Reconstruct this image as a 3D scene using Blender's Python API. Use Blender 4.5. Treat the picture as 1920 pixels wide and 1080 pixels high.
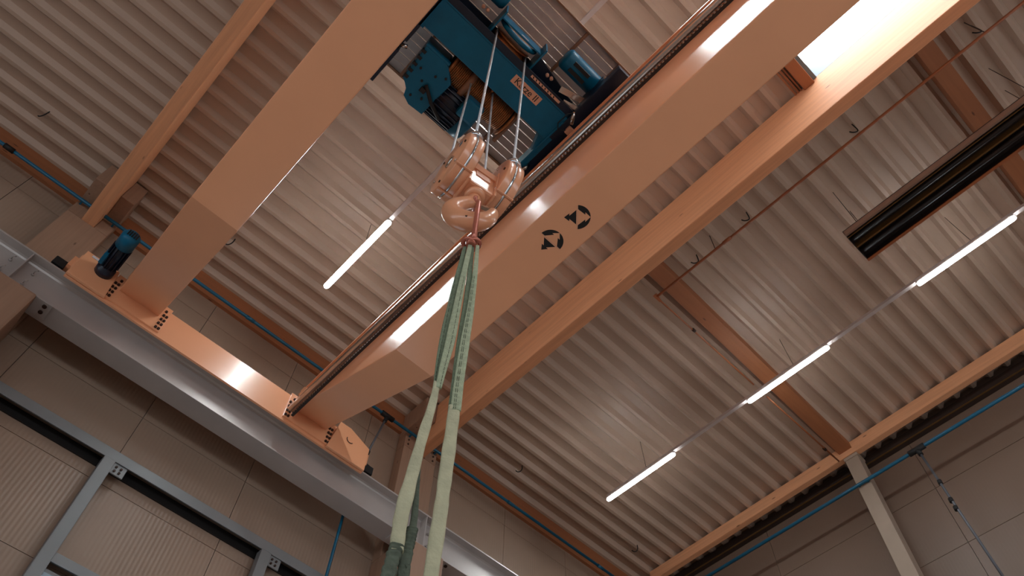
import bpy, bmesh, math, random
from mathutils import Vector, Matrix
random.seed(7)
for o in list(bpy.data.objects): bpy.data.objects.remove(o, do_unlink=True)
SC = bpy.context.scene
COL = SC.collection
EYE = 1.6            # eye height; every length below is metres, heights are above the eye

# ------------------------------------------------------------------ camera
cd = bpy.data.cameras.new('camera'); cam = bpy.data.objects.new('camera', cd); COL.objects.link(cam)
cd.sensor_fit = 'HORIZONTAL'; cd.sensor_width = 36.0; cd.lens = 1478.26 / 1920 * 36.0
cd.clip_start = 0.05; cd.clip_end = 200
Rw = Matrix(((0.72297899, -0.60420024, -0.33502754), (-0.69043159, -0.61460634, -0.38152756), (0.02460899, 0.50715, -0.8615064)))
cam.matrix_world = Matrix.Translation((0, 0, EYE)) @ Rw.to_4x4()
SC.camera = cam

# ------------------------------------------------------------------ world / exposure
w = bpy.data.worlds.new('world'); SC.world = w; w.use_nodes = True
w.node_tree.nodes['Background'].inputs[0].default_value = (0.75, 0.88, 1.0, 1)
w.node_tree.nodes['Background'].inputs[1].default_value = 1.0
vs = SC.view_settings
vs.view_transform = 'Standard'; vs.look = 'None'; vs.gamma = 1.0; vs.use_curve_mapping = False
vs.exposure = 0.5
LAMP = 60.0          # radiance of the linear lights
SKY = 7.0            # radiance of the daylight behind the opal roof light
FILL_FAR = 1.9           # glow of panes added in the far gable to brighten the girder web
FILL_LOW = 0.9           # glow given to low runway-wall panes to lift the girder ends and runway
FILL_BACK = 3.2            # glow of unseen panes added behind the camera as fill

# ------------------------------------------------------------------ materials
def lin(c):
    return tuple(((v / 255) / 12.92 if v / 255 <= 0.04045 else (((v / 255) + 0.055) / 1.055) ** 2.4) for v in c) + (1.0,)
def mk(name):
    m = bpy.data.materials.new(name); m.use_nodes = True
    nt = m.node_tree; return m, nt, nt.nodes['Principled BSDF'], nt.links
def paint(name, rgb, rough=0.5, metal=0.0, var=0.08, scale=3.0, spec=0.5, bump=0.0, bscale=60.0, coat=0.0, croug=0.12):
    m, nt, b, L = mk(name)
    b.inputs['Roughness'].default_value = rough; b.inputs['Metallic'].default_value = metal
    b.inputs['Specular IOR Level'].default_value = spec
    if coat: b.inputs['Coat Weight'].default_value = coat; b.inputs['Coat Roughness'].default_value = croug
    tc = nt.nodes.new('ShaderNodeTexCoord'); n = nt.nodes.new('ShaderNodeTexNoise')
    n.inputs['Scale'].default_value = scale; n.inputs['Detail'].default_value = 6
    L.new(tc.outputs['Object'], n.inputs['Vector'])
    r = nt.nodes.new('ShaderNodeValToRGB'); c = lin(rgb)
    r.color_ramp.elements[0].position = 0.3; r.color_ramp.elements[1].position = 0.7
    r.color_ramp.elements[0].color = tuple(v * (1 - var) for v in c[:3]) + (1,)
    r.color_ramp.elements[1].color = tuple(min(1, v * (1 + var)) for v in c[:3]) + (1,)
    L.new(n.outputs['Fac'], r.inputs['Fac']); L.new(r.outputs['Color'], b.inputs['Base Color'])
    if bump:
        n2 = nt.nodes.new('ShaderNodeTexNoise'); n2.inputs['Scale'].default_value = bscale
        L.new(tc.outputs['Object'], n2.inputs['Vector'])
        bp = nt.nodes.new('ShaderNodeBump'); bp.inputs['Strength'].default_value = bump; bp.inputs['Distance'].default_value = 0.01
        L.new(n2.outputs['Fac'], bp.inputs['Height']); L.new(bp.outputs['Normal'], b.inputs['Normal'])
    return m
def wood(name, rgb, axis='Y', rough=0.65):
    m, nt, b, L = mk(name); b.inputs['Roughness'].default_value = rough
    tc = nt.nodes.new('ShaderNodeTexCoord'); mp = nt.nodes.new('ShaderNodeMapping')
    s = {'X': (0.35, 9, 9), 'Y': (9, 0.35, 9), 'Z': (9, 9, 0.35)}[axis]
    mp.inputs['Scale'].default_value = s
    L.new(tc.outputs['Object'], mp.inputs['Vector'])
    n = nt.nodes.new('ShaderNodeTexNoise'); n.inputs['Scale'].default_value = 2.2; n.inputs['Detail'].default_value = 8; n.inputs['Roughness'].default_value = 0.62
    L.new(mp.outputs['Vector'], n.inputs['Vector'])
    r = nt.nodes.new('ShaderNodeValToRGB'); c = lin(rgb)
    r.color_ramp.elements[0].position = 0.3; r.color_ramp.elements[1].position = 0.72
    r.color_ramp.elements[0].color = tuple(v * 0.87 for v in c[:3]) + (1,)
    r.color_ramp.elements[1].color = tuple(min(1, v * 1.08) for v in c[:3]) + (1,)
    L.new(n.outputs['Fac'], r.inputs['Fac'])
    # knots: sparse dark spots, a little longer along the grain
    mp2 = nt.nodes.new('ShaderNodeMapping')
    mp2.inputs['Scale'].default_value = {'X': (1.6, 5, 5), 'Y': (5, 1.6, 5), 'Z': (5, 5, 1.6)}[axis]
    L.new(tc.outputs['Object'], mp2.inputs['Vector'])
    v = nt.nodes.new('ShaderNodeTexVoronoi'); v.inputs['Scale'].default_value = 1.0
    L.new(mp2.outputs['Vector'], v.inputs['Vector'])
    k = nt.nodes.new('ShaderNodeValToRGB'); k.color_ramp.elements[0].position = 0.035; k.color_ramp.elements[1].position = 0.085
    k.color_ramp.elements[0].color = (0.25, 0.2, 0.17, 1); k.color_ramp.elements[1].color = (1, 1, 1, 1)
    L.new(v.outputs['Distance'], k.inputs['Fac'])
    mx = nt.nodes.new('ShaderNodeMixRGB'); mx.blend_type = 'MULTIPLY'; mx.inputs['Fac'].default_value = 0.85
    L.new(r.outputs['Color'], mx.inputs['Color1']); L.new(k.outputs['Color'], mx.inputs['Color2'])
    L.new(mx.outputs['Color'], b.inputs['Base Color'])
    return m
def glow(name, rgb, strength):
    m = bpy.data.materials.new(name); m.use_nodes = True; nt = m.node_tree
    for n in list(nt.nodes): nt.nodes.remove(n)
    e = nt.nodes.new('ShaderNodeEmission'); o = nt.nodes.new('ShaderNodeOutputMaterial')
    e.inputs[0].default_value = rgb + (1,); e.inputs[1].default_value = strength
    nt.links.new(e.outputs[0], o.inputs[0]); return m
def ribbed(name, rgb, axis, pitch=0.05, rough=0.45, strength=0.25):
    m, nt, b, L = mk(name); b.inputs['Roughness'].default_value = rough
    tc = nt.nodes.new('ShaderNodeTexCoord')
    n = nt.nodes.new('ShaderNodeTexNoise'); n.inputs['Scale'].default_value = 1.2; n.inputs['Detail'].default_value = 4
    L.new(tc.outputs['Object'], n.inputs['Vector'])
    r = nt.nodes.new('ShaderNodeValToRGB'); c = lin(rgb)
    r.color_ramp.elements[0].color = tuple(v * 0.93 for v in c[:3]) + (1,); r.color_ramp.elements[1].color = tuple(v * 1.06 for v in c[:3]) + (1,)
    L.new(n.outputs['Fac'], r.inputs['Fac']); L.new(r.outputs['Color'], b.inputs['Base Color'])
    wv = nt.nodes.new('ShaderNodeTexWave'); wv.wave_type = 'BANDS'; wv.bands_direction = axis; wv.wave_profile = 'SIN'
    wv.inputs['Scale'].default_value = 0.314159 / pitch; wv.inputs['Distortion'].default_value = 0
    L.new(tc.outputs['Object'], wv.inputs['Vector'])
    bp = nt.nodes.new('ShaderNodeBump'); bp.inputs['Strength'].default_value = strength; bp.inputs['Distance'].default_value = 0.004
    L.new(wv.outputs['Fac'], bp.inputs['Height']); L.new(bp.outputs['Normal'], b.inputs['Normal'])
    return m
M = {}
M['orange'] = paint('orange_crane_paint', (234, 166, 124), 0.34, var=0.03, scale=1.5, coat=0.55, croug=0.2)
M['orange_hook'] = paint('orange_block_paint', (220, 152, 114), 0.28, var=0.04, scale=8, coat=0.3)
M['black'] = paint('black_print', (16, 10, 8), 0.6, var=0.1)
M['rubber'] = paint('black_rubber', (14, 13, 14), 0.7, var=0.1)
M['deck'] = paint('roof_sheet_paint', (178, 152, 134), 0.5, var=0.05, scale=0.8)
M['slab'] = paint('roof_board', (120, 98, 82), 0.8, var=0.08)
M['floor'] = paint('concrete_floor', (202, 184, 170), 0.6, var=0.08, scale=0.7)
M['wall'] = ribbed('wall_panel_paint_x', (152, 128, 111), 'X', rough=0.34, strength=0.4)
M['wally'] = ribbed('wall_panel_paint_y', (112, 90, 76), 'Y', strength=0.12)  # gable panels: colour darkened to stand in for the dim light there
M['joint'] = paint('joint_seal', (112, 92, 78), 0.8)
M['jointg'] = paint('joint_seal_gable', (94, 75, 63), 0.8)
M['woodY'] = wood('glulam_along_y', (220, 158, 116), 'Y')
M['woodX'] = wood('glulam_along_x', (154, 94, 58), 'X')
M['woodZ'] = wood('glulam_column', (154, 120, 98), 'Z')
M['pale'] = paint('pale_column_paint', (150, 130, 114), 0.6, var=0.06)
M['steel'] = paint('galvanised_steel', (176, 168, 164), 0.38, metal=0.35, var=0.06, scale=2)
M['grey'] = paint('grey_frame_paint', (126, 128, 130), 0.4, metal=0.2, var=0.05)
M['darksteel'] = paint('dark_brown_steel', (46, 30, 22), 0.6, var=0.2)
M['heater'] = paint('heater_inside', (30, 18, 14), 0.45, var=0.2)
M['heater_edge'] = paint('heater_edge', (150, 120, 104), 0.4, metal=0.4)
M['gold'] = paint('heater_strip', (120, 88, 50), 0.35, metal=0.6)
M['blue'] = paint('blue_pipe_paint', (6, 88, 118), 0.35, var=0.06)
M['greypipe'] = paint('grey_pipe', (96, 98, 104), 0.45, metal=0.3)
M['rust'] = paint('brown_pipe_paint', (150, 84, 46), 0.5, var=0.15)
M['teal'] = paint('teal_hoist_paint', (0, 92, 124), 0.42, var=0.1, scale=5, spec=0.3, coat=0.05)
M['navy'] = paint('dark_teal_motor_paint', (3, 18, 40), 0.42, var=0.15, scale=8)
M['ropewind'] = paint('greased_rope', (150, 96, 54), 0.4, metal=0.5, var=0.2, scale=20)
M['rope'] = paint('steel_rope', (205, 208, 212), 0.35, metal=0.5, var=0.1, scale=60, bump=0.6, bscale=120)
M['chrome'] = paint('bright_steel', (190, 182, 176), 0.15, metal=1.0, var=0.05)
M['track'] = paint('cable_track_steel', (214, 204, 196), 0.22, metal=0.9, var=0.1)
M['plank'] = paint('walkway_plank', (176, 164, 158), 0.55, var=0.14, scale=4)
M['plankframe'] = paint('walkway_frame', (128, 92, 68), 0.55, var=0.15)
M['link'] = paint('copper_red_link', (186, 110, 92), 0.25, metal=0.45, var=0.1, scale=30)
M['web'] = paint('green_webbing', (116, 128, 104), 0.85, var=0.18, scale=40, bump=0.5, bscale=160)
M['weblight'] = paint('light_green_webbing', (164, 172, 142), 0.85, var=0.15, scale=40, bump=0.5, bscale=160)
M['sleeve'] = paint('pale_green_sleeve', (180, 176, 146), 0.85, var=0.12, scale=14, bump=0.5, bscale=60)
M['cuff'] = paint('dark_green_cuff', (84, 92, 78), 0.85, var=0.2, scale=25, bump=0.5, bscale=80)
M['stitch'] = paint('dark_stitching', (40, 52, 40), 0.9)
M['sign'] = paint('sign_plate', (214, 158, 128), 0.5, var=0.04)
M['silver'] = paint('sheave_rim', (200, 205, 210), 0.18, metal=0.9, var=0.04)
M['upstand'] = paint('grey_upstand', (96, 112, 122), 0.5, var=0.03)
M['bolt'] = paint('dark_bolt', (54, 32, 22), 0.5, metal=0.4)
M['lampbody'] = paint('lamp_body', (190, 176, 172), 0.4, var=0.03)
M['lamp'] = glow('lamp_diffuser', (0.9, 0.98, 1.0), LAMP)
M['sky'] = glow('opal_daylight', (0.93, 0.97, 1.0), SKY)
M['day'] = glow('daylight_window', (0.82, 0.92, 1.0), FILL_BACK)
M['dayfar'] = glow('daylight_window_far', (0.82, 0.92, 1.0), FILL_FAR)
M['pane'] = glow('daylight_window_low', (0.72, 0.88, 1.0), FILL_LOW)
M['label'] = paint('white_label', (200, 196, 200), 0.5)

# ------------------------------------------------------------------ mesh helpers
class MB:
    def __init__(s): s.bm = bmesh.new()
    def hexa(s, P, bev=0.0):
        v = [s.bm.verts.new(p) for p in P]
        fs = [s.bm.faces.new([v[i] for i in q]) for q in ((0, 3, 2, 1), (4, 5, 6, 7), (0, 1, 5, 4), (1, 2, 6, 5), (2, 3, 7, 6), (3, 0, 4, 7))]
        if bev:
            es = list({e for f in fs for e in f.edges})
            bmesh.ops.bevel(s.bm, geom=es, offset=bev, segments=2, profile=0.6, affect='EDGES')
        return s
    def box(s, x0, x1, y0, y1, z0, z1, bev=0.0):
        return s.hexa([(x0, y0, z0), (x1, y0, z0), (x1, y1, z0), (x0, y1, z0), (x0, y0, z1), (x1, y0, z1), (x1, y1, z1), (x0, y1, z1)], bev)
    def obox(s, c, ex, ey, ez, bev=0.0):       # oriented box: centre and three half-extent vectors
        c, ex, ey, ez = map(Vector, (c, ex, ey, ez))
        P = [c + a * ex + b * ey + d * ez for d in (-1, 1) for a, b in ((-1, -1), (1, -1), (1, 1), (-1, 1))]
        return s.hexa(P, bev)
    def prism(s, pts, ext, bev=0.0):           # planar polygon pts (3-D), extruded by vector ext
        ext = Vector(ext); n = len(pts)
        a = [s.bm.verts.new(Vector(p)) for p in pts]; b = [s.bm.verts.new(Vector(p) + ext) for p in pts]
        fs = [s.bm.faces.new(a[::-1]), s.bm.faces.new(b)]
        for i in range(n): fs.append(s.bm.faces.new((a[i], a[(i + 1) % n], b[(i + 1) % n], b[i])))
        if bev:
            es = list({e for f in fs[:2] for e in f.edges})
            bmesh.ops.bevel(s.bm, geom=es, offset=bev, segments=2, profile=0.6, affect='EDGES')
        return s
    def tube(s, pts, r, n=10, flat=None, cap=True, smooth=True, up=None, closed=False):
        # swept ellipse; r number or list (or list of (rx, ry)); up = reference normal
        pts = [Vector(p) for p in pts]; N = len(pts)
        if not isinstance(r, (list, tuple)): r = [r] * N
        rings = []; ref = Vector(up) if up else None
        for i, p in enumerate(pts):
            if closed: t = pts[(i + 1) % N] - pts[i - 1]
            else: t = pts[min(i + 1, N - 1)] - pts[max(i - 1, 0)]
            t.normalize()
            if ref is None: ref = Vector((0, 0, 1)) if abs(t.z) < 0.9 else Vector((1, 0, 0))
            u = ref - t * ref.dot(t); u.normalize(); v = t.cross(u)
            if not up: ref = u
            rx, ry = r[i] if isinstance(r[i], (list, tuple)) else (r[i], r[i])
            rings.append([s.bm.verts.new(p + u * (rx * math.cos(2 * math.pi * k / n)) + v * (ry * math.sin(2 * math.pi * k / n))) for k in range(n)])
        R = rings + [rings[0]] if closed else rings
        for a, b in zip(R[:-1], R[1:]):
            for k in range(n):
                f = s.bm.faces.new((a[k], a[(k + 1) % n], b[(k + 1) % n], b[k])); f.smooth = smooth
        if cap and not closed:
            s.bm.faces.new(rings[0][::-1]); s.bm.faces.new(rings[-1])
        return s
    def cyl(s, p0, p1, r, n=16, r2=None): return s.tube([p0, p1], [r, r if r2 is None else r2], n)
    def lathe(s, c, axis, prof, n=32):         # prof: (offset along axis, radius)
        c = Vector(c); axis = Vector(axis).normalized()
        return s.tube([c + axis * a for a, _ in prof], [max(b, 0.0005) for _, b in prof], n, up=(0, 0, 1) if abs(axis.z) < 0.9 else (1, 0, 0))
    def ngon(s, pts):
        s.bm.faces.new([s.bm.verts.new(p) for p in pts]); return s
    def build(s, name, mat, parent=None, loc=None):
        bmesh.ops.recalc_face_normals(s.bm, faces=s.bm.faces)
        me = bpy.data.meshes.new(name)
        vs_ = [v.co for v in s.bm.verts]
        if parent is not None: off = Vector(parent['_o'])
        elif loc is not None: off = Vector(loc)
        else:
            lo = [min(c[i] for c in vs_) for i in range(3)]; hi = [max(c[i] for c in vs_) for i in range(3)]
            off = Vector(((lo[0] + hi[0]) / 2, (lo[1] + hi[1]) / 2, lo[2]))
        bmesh.ops.translate(s.bm, verts=s.bm.verts, vec=-off)
        s.bm.to_mesh(me); s.bm.free(); me.materials.append(M[mat] if isinstance(mat, str) else mat)
        o = bpy.data.objects.new(name, me); COL.objects.link(o)
        o['_o'] = tuple(off)
        if parent is not None: o.parent = parent
        else: o.location = off + Vector((0, 0, EYE))
        return o
def tag(o, label=None, cat=None, group=None, kind=None):
    if label: o['label'] = label
    if cat: o['category'] = cat
    if group: o['group'] = group
    if kind: o['kind'] = kind
    return o
def empty(name, loc, label=None, cat=None, group=None, kind=None):
    o = bpy.data.objects.new(name, None); COL.objects.link(o); o.empty_display_size = 0.1
    o.location = Vector(loc) + Vector((0, 0, EYE)); o['_o'] = tuple(loc)
    return tag(o, label, cat, group, kind)
def inst(src, parent, delta, rot=None):        # another piece that shares src's mesh, moved by delta
    c = src.copy(); COL.objects.link(c); c.parent = parent
    base = Vector(src.location)
    c.location = base + Vector(delta)
    if rot: c.rotation_euler = rot
    return c
def bolt(parent, p, axis, r=0.014, l=0.02, name='bolt', mat='bolt'):
    p = Vector(p); a = Vector(axis).normalized()
    return MB().cyl(p, p + a * l, r, 6).build(name, mat, parent)

# ------------------------------------------------------------------ sizes read from the picture
HC0, SLOPE = 10.75, 0.018                       # underside of roof sheets at y=0, fall towards the eaves
def hc(y): return HC0 - SLOPE * y
XA, XB, XG = -1.14, 4.92, 10.98                 # frames 6.06 m apart
YW, XW = 7.92, 11.05                            # eaves wall and gable wall
YBACK, XLEFT = -14.0, -13.3

# ------------------------------------------------------------------ setting
f = tag(MB().box(XLEFT, XW + .2, YBACK, YW + .2, -EYE - .2, -EYE).build('floor', 'floor'), kind='structure')
# roof: board above the sheets, with the roof-light hole
SX0, SX1, SY0, SY1 = 3.25, 4.832, -4.6, -0.53    # roof-light opening
rb = MB()
def slab(x0, x1, y0, y1, t0=.092, t1=.30):
    rb.hexa([(x0, y0, hc(y0) + t0), (x1, y0, hc(y0) + t0), (x1, y1, hc(y1) + t0), (x0, y1, hc(y1) + t0),
             (x0, y0, hc(y0) + t1), (x1, y0, hc(y0) + t1), (x1, y1, hc(y1) + t1), (x0, y1, hc(y1) + t1)])
HX0, HX1, HY0, HY1 = SX0 - .06, SX1 + .06, SY0 - .06, SY1 + .06
slab(XLEFT, HX0, YBACK, YW + .2); slab(HX1, XW + .2, YBACK, YW + .2)
slab(HX0, HX1, YBACK, HY0); slab(HX0, HX1, HY1, YW + .2)
ceil = tag(rb.build('ceiling', 'slab'), kind='structure')
# trapezoidal sheets: three ribs each, ribs along x
PITCH = 0.31
def sheet_mesh(x0, x1):
    m = MB(); prof = []
    for k in range(3):
        y = k * PITCH
        prof += [(y, .085), (y + .145, .085), (y + .20, 0), (y + .255, 0)]
    prof.append((3 * PITCH, .085))
    top = [(y, z + .006) for y, z in prof]
    n = len(prof)
    A = [[m.bm.verts.new((x, y, z)) for y, z in pr] for pr in (prof, top) for x in (x0, x1)]
    for i in range(n - 1):
        m.bm.faces.new((A[0][i], A[1][i], A[1][i + 1], A[0][i + 1])); m.bm.faces.new((A[2][i], A[2][i + 1], A[3][i + 1], A[3][i]))
        m.bm.faces.new((A[0][i], A[0][i + 1], A[2][i + 1], A[2][i])); m.bm.faces.new((A[1][i], A[3][i], A[3][i + 1], A[1][i + 1]))
    m.bm.faces.new((A[0][0], A[2][0], A[3][0], A[1][0])); m.bm.faces.new((A[0][-1], A[1][-1], A[3][-1], A[2][-1]))
    return m
co = Vector(ceil['_o'])
def lay(x0, x1, ys):
    first = None
    for y in ys:
        if first is None:
            first = sheet_mesh(x0, x1).build('roof_sheet', 'deck', loc=(0, 0, 0)); first.parent = ceil; o = first
        else:
            o = first.copy(); COL.objects.link(o)
        o.location = Vector((0, y, hc(y))) - co; o.rotation_euler = (-math.atan(SLOPE), 0, 0)
SH = 3 * PITCH
ys_all = [YW - SH * (k + 1) for k in range(16)]
lay(-7.2, XA, [y for y in ys_all if y > -1])
lay(XA, XB, [y for y in ys_all if y > SY1 - .01])
lay(XA, SX0 - .05, [y for y in ys_all if y <= SY1 - .01])
lay(XB, XW, ys_all)

# eaves wall: backing plus panels with open joints
def panel_wall(name, axis, at, u0, u1, du, uoff, rows, mat, base_top):
    m = MB()
    if axis == 'y': m.box(u0, u1, at, at + .2, -EYE, base_top)
    else: m.box(at, at + .2, u0, u1, -EYE, base_top)
    wall = tag(m.build(name, 'joint' if axis == 'y' else 'jointg'), kind='structure')
    first = {}
    for i, (a, b) in enumerate(rows):
        u = u0 + (uoff[i % len(uoff)] - du if uoff[i % len(uoff)] > 0 else 0)
        while u < u1:
            a0, a1 = max(u, u0) + .004, min(u + du, u1) - .004
            if a1 - a0 > .02:
                key = (round(a1 - a0, 4), round(b - a, 4)); c = (a0 + a1) / 2
                t = .04
                if key not in first:
                    q = MB(); h = (a1 - a0) / 2
                    if axis == 'y': q.box(c - h, c + h, at - t, at, a + .004, b - .004)
                    else: q.box(at - t, at, c - h, c + h, a + .004, b - .004)
                    o = q.build('wall_panel', mat, wall); first[key] = (o, c, a)
                else:
                    s, c0, az = first[key]
                    inst(s, wall, (c - c0, 0, a - az) if axis == 'y' else (0, c - c0, a - az))
            u += du
    return wall
rowz = [(4.14, 5.27), (5.27, 6.40), (6.40, 7.53), (7.53, 8.66), (8.66, 9.79), (9.79, 10.45)]
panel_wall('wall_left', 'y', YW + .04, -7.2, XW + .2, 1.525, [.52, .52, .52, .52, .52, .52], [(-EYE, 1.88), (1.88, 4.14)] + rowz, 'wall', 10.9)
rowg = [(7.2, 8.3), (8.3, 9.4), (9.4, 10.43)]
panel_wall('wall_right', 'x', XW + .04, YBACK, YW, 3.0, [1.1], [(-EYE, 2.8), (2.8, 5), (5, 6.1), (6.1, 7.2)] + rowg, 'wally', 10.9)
m = MB(); m.box(XLEFT - .2, XLEFT, YBACK, YW + .2, -EYE, -.4); m.box(XLEFT - .2, XLEFT, YBACK, YW + .2, 3.6, 11.2)
for k in range(8): y = YBACK + k * 3.131; m.box(XLEFT - .2, XLEFT, y - .1, y + .1, -.4, 3.6)
tag(m.build('wall_far', 'wally'), kind='structure')
for k in range(7):
    y = YBACK + k * 3.131
    tag(MB().box(XLEFT - .12, XLEFT - .08, y + .1, y + 3.031, -.4, 3.6).build('window_%d' % (k + 20), 'dayfar'), kind='structure')  # unseen glowing panes, added to light the faces turned towards them
m = MB(); m.box(XLEFT, -7.2, YW + .04, YW + .24, -EYE, 11.0)
tag(m.build('wall_extension', 'wall'), kind='structure')
m = MB(); m.box(XLEFT, XW + .2, YBACK - .2, YBACK, -EYE, .4); m.box(XLEFT, XW + .2, YBACK - .2, YBACK, 3.4, 11.2)
for k in range(9): x = XLEFT + k * 3.05; m.box(x - .1, x + .1, YBACK - .2, YBACK, .4, 3.4)
tag(m.build('wall_back', 'wall'), kind='structure')
for k in range(8):
    x = XLEFT + k * 3.05
    tag(MB().box(x + .1, x + 2.95, YBACK - .12, YBACK - .08, .4, 3.4).build('window_%d' % (k + 2), 'day'), kind='structure')  # unseen glowing panes, added as fill for the runway side

# ------------------------------------------------------------------ timber frames
def roof_beam(x, wd, y0, y1, z0, label, **kw):
    pts = [(x - wd / 2, y0, z0), (x - wd / 2, y1, z0), (x - wd / 2, y1, hc(y1) + .001), (x - wd / 2, y0, hc(y0) + .001)]
    o = MB().prism(pts, (wd, 0, 0), .012).build('roof_beam', 'woodY'); return tag(o, label, 'beam', **kw)
roof_beam(XA, .19, YBACK, YW - .01, 9.76, 'deep glued timber roof beam at upper left, left of the crane')
roof_beam(XB, .18, YBACK, YW - .01, 9.76, 'deep glued timber roof beam lit by the roof light, right of the crane')
g = tag(MB().prism([(10.55, YBACK, hc(YBACK) - .36), (10.55, 7.5, hc(7.5) - .22), (10.55, 7.5, hc(7.5)), (10.55, YBACK, hc(YBACK))], (.12, 0, 0), .008).build('gable_beam', 'woodY'),
        'slim timber beam under the roof sheets along the gable wall', 'beam')
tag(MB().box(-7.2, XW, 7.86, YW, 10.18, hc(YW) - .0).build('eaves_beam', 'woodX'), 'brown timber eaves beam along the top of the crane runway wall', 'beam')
def purlin(x0, x1, ya, yb, wd, label):
    m = MB(); z0 = 10.56; z1 = 10.9
    m.hexa([(x0, ya, z0), (x1, yb, z0), (x1, yb + wd, z0), (x0, ya + wd, z0), (x0, ya, z1), (x1, yb, z1), (x1, yb + wd, z1), (x0, ya + wd, z1)], .006)
    return tag(m.build('roof_purlin', 'woodX'), label, 'purlin')
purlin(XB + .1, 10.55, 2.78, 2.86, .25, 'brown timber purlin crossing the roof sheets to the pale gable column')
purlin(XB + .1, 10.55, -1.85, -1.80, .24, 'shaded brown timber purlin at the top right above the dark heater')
# gable edge channel
t = empty('trim_1', (11.0, -3, 10.43), kind='structure')
MB().box(10.95, XW, YBACK, YW, 10.43, 10.60).build('channel', 'darksteel', t)
MB().box(10.93, 10.95, YBACK, YW, 10.425, 10.44).build('lip', 'gold', t)
# gable column
gc = empty('gable_column', (10.7, 2.94, -EYE), 'pale square column standing against the gable wall', 'column')
MB().box(10.55, 10.78, 2.83, 3.07, -EYE, 10.42, .008).build('shaft', 'pale', gc)
MB().box(10.54, 10.79, 2.82, 3.08, 10.36, 10.42).build('cap', 'pale', gc)
# main columns: lower part carries the runway, upper part forks round the roof beam
def column(x, hw, label):
    r = empty('timber_column', (x, 7.5, -EYE), label, 'column')
    MB().box(x - hw, x + hw, 7.13, YW, -EYE, 7.49, .03).build('lower_shaft', 'woodZ', r)
    MB().box(x - hw, x + hw, 7.70, YW, 7.49, 9.755, .012).build('upper_shaft', 'woodZ', r)
    for s in (-1, 1):
        a, b = sorted((x + s * .098, x + s * hw))
        hd = MB().box(a, b, 7.26, YW, 10.12, hc(YW), .01).build('fork_block', 'woodZ', r)
        MB().box(a, b, 7.70, YW, 9.755, 10.12, .01).build('fork_arm', 'woodZ', r)
        for k in range(3 if x > 0 else 0):
            MB().cyl((x + s * (hw - .07), 7.69, 9.82 + k * .1), (x + s * (hw - .07), 7.70, 9.82 + k * .1), .016, 8).build('bolt', 'bolt', r)
    return r
column(XA, .30, 'broad timber column with step under the runway at the left edge')
column(XB, .335, 'broad timber column behind the green slings')

# ------------------------------------------------------------------ roof light
sk = empty('window_1', ((SX0 + SX1) / 2, -2.5, hc(-1)), kind='structure')
ct = 1.02
def curb(x0, x1, y0, y1, z0=None):
    return MB().box(x0, x1, y0, y1, hc(SY1) - .02 if z0 is None else z0, hc(SY0) + .485)
u0, u1, za, zb, zt = SX1, SX1 + .06, hc(SY0) + .003, hc(SY1 + .06) + .003, hc(SY0) + .485
MB().hexa([(u0, SY0, za), (u1, SY0, za), (u1, SY1 + .06, zb), (u0, SY1 + .06, zb), (u0, SY0, zt), (u1, SY0, zt), (u1, SY1 + .06, zt), (u0, SY1 + .06, zt)]).build('upstand', 'upstand', sk); curb(SX0 - .06, SX0, SY0, SY1 + .06).build('upstand', 'upstand', sk)
curb(SX0, SX1, SY1, SY1 + .06).build('upstand', 'upstand', sk); curb(SX0, SX1, SY0 - .06, SY0).build('upstand', 'upstand', sk)
MB().box(SX0 - .06, SX1 + .06, SY0 - .06, SY1 + .06, hc(SY0) + .48, hc(SY0) + .50).build('opal_pane', 'sky', sk)
tr = empty('roof_light_trimmer', (3.9, -.4, 10.5), 'timber trimmer framing the end of the bright roof light', 'trimmer')
MB().box(SX0 - .1, XB - .09, SY1 + .06, SY1 + .22, hc(0) - .10, hc(0) + .14, .008).build('board', 'woodX', tr)
for k in range(3): MB().box(SX0 - .1, XB - .09, SY1 + .24 + k * .045, SY1 + .262 + k * .045, hc(0) - .03, hc(0) + .12).build('batten', 'woodX', tr)

# ------------------------------------------------------------------ runway beam on the columns
XR0, XR1 = -7.2, 11.0
rw = empty('runway_beam', (2, 7.32, 7.5), 'long grey steel crane runway beam resting on the columns', 'beam')
MB().box(XR0, XR1, 7.17, 7.47, 7.50, 7.525, .003).build('bottom_flange', 'steel', rw)
MB().box(XR0, XR1, 7.312, 7.328, 7.525, 8.065).build('web', 'steel', rw)
MB().box(XR0, XR1, 7.17, 7.47, 8.065, 8.09, .003).build('top_flange', 'steel', rw)
MB().prism([(XR0, 7.27, 8.09), (XR0, 7.37, 8.09), (XR0, 7.355, 8.14), (XR0, 7.285, 8.14)], (XR1 - XR0, 0, 0)).build('crane_rail', 'darksteel', rw)
for z0, z1 in ((7.525, 7.55), (8.04, 8.065)):       # root fillets of the rolled section
    zc = 7.525 if z0 < 7.6 else 8.065; s = 1 if z0 < 7.6 else -1
    MB().prism([(XR0, 7.312, zc), (XR0, 7.312, zc + s * .035), (XR0, 7.300, zc + s * .012), (XR0, 7.277, zc)], (XR1 - XR0, 0, 0)).build('fillet', 'steel', rw)
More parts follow.
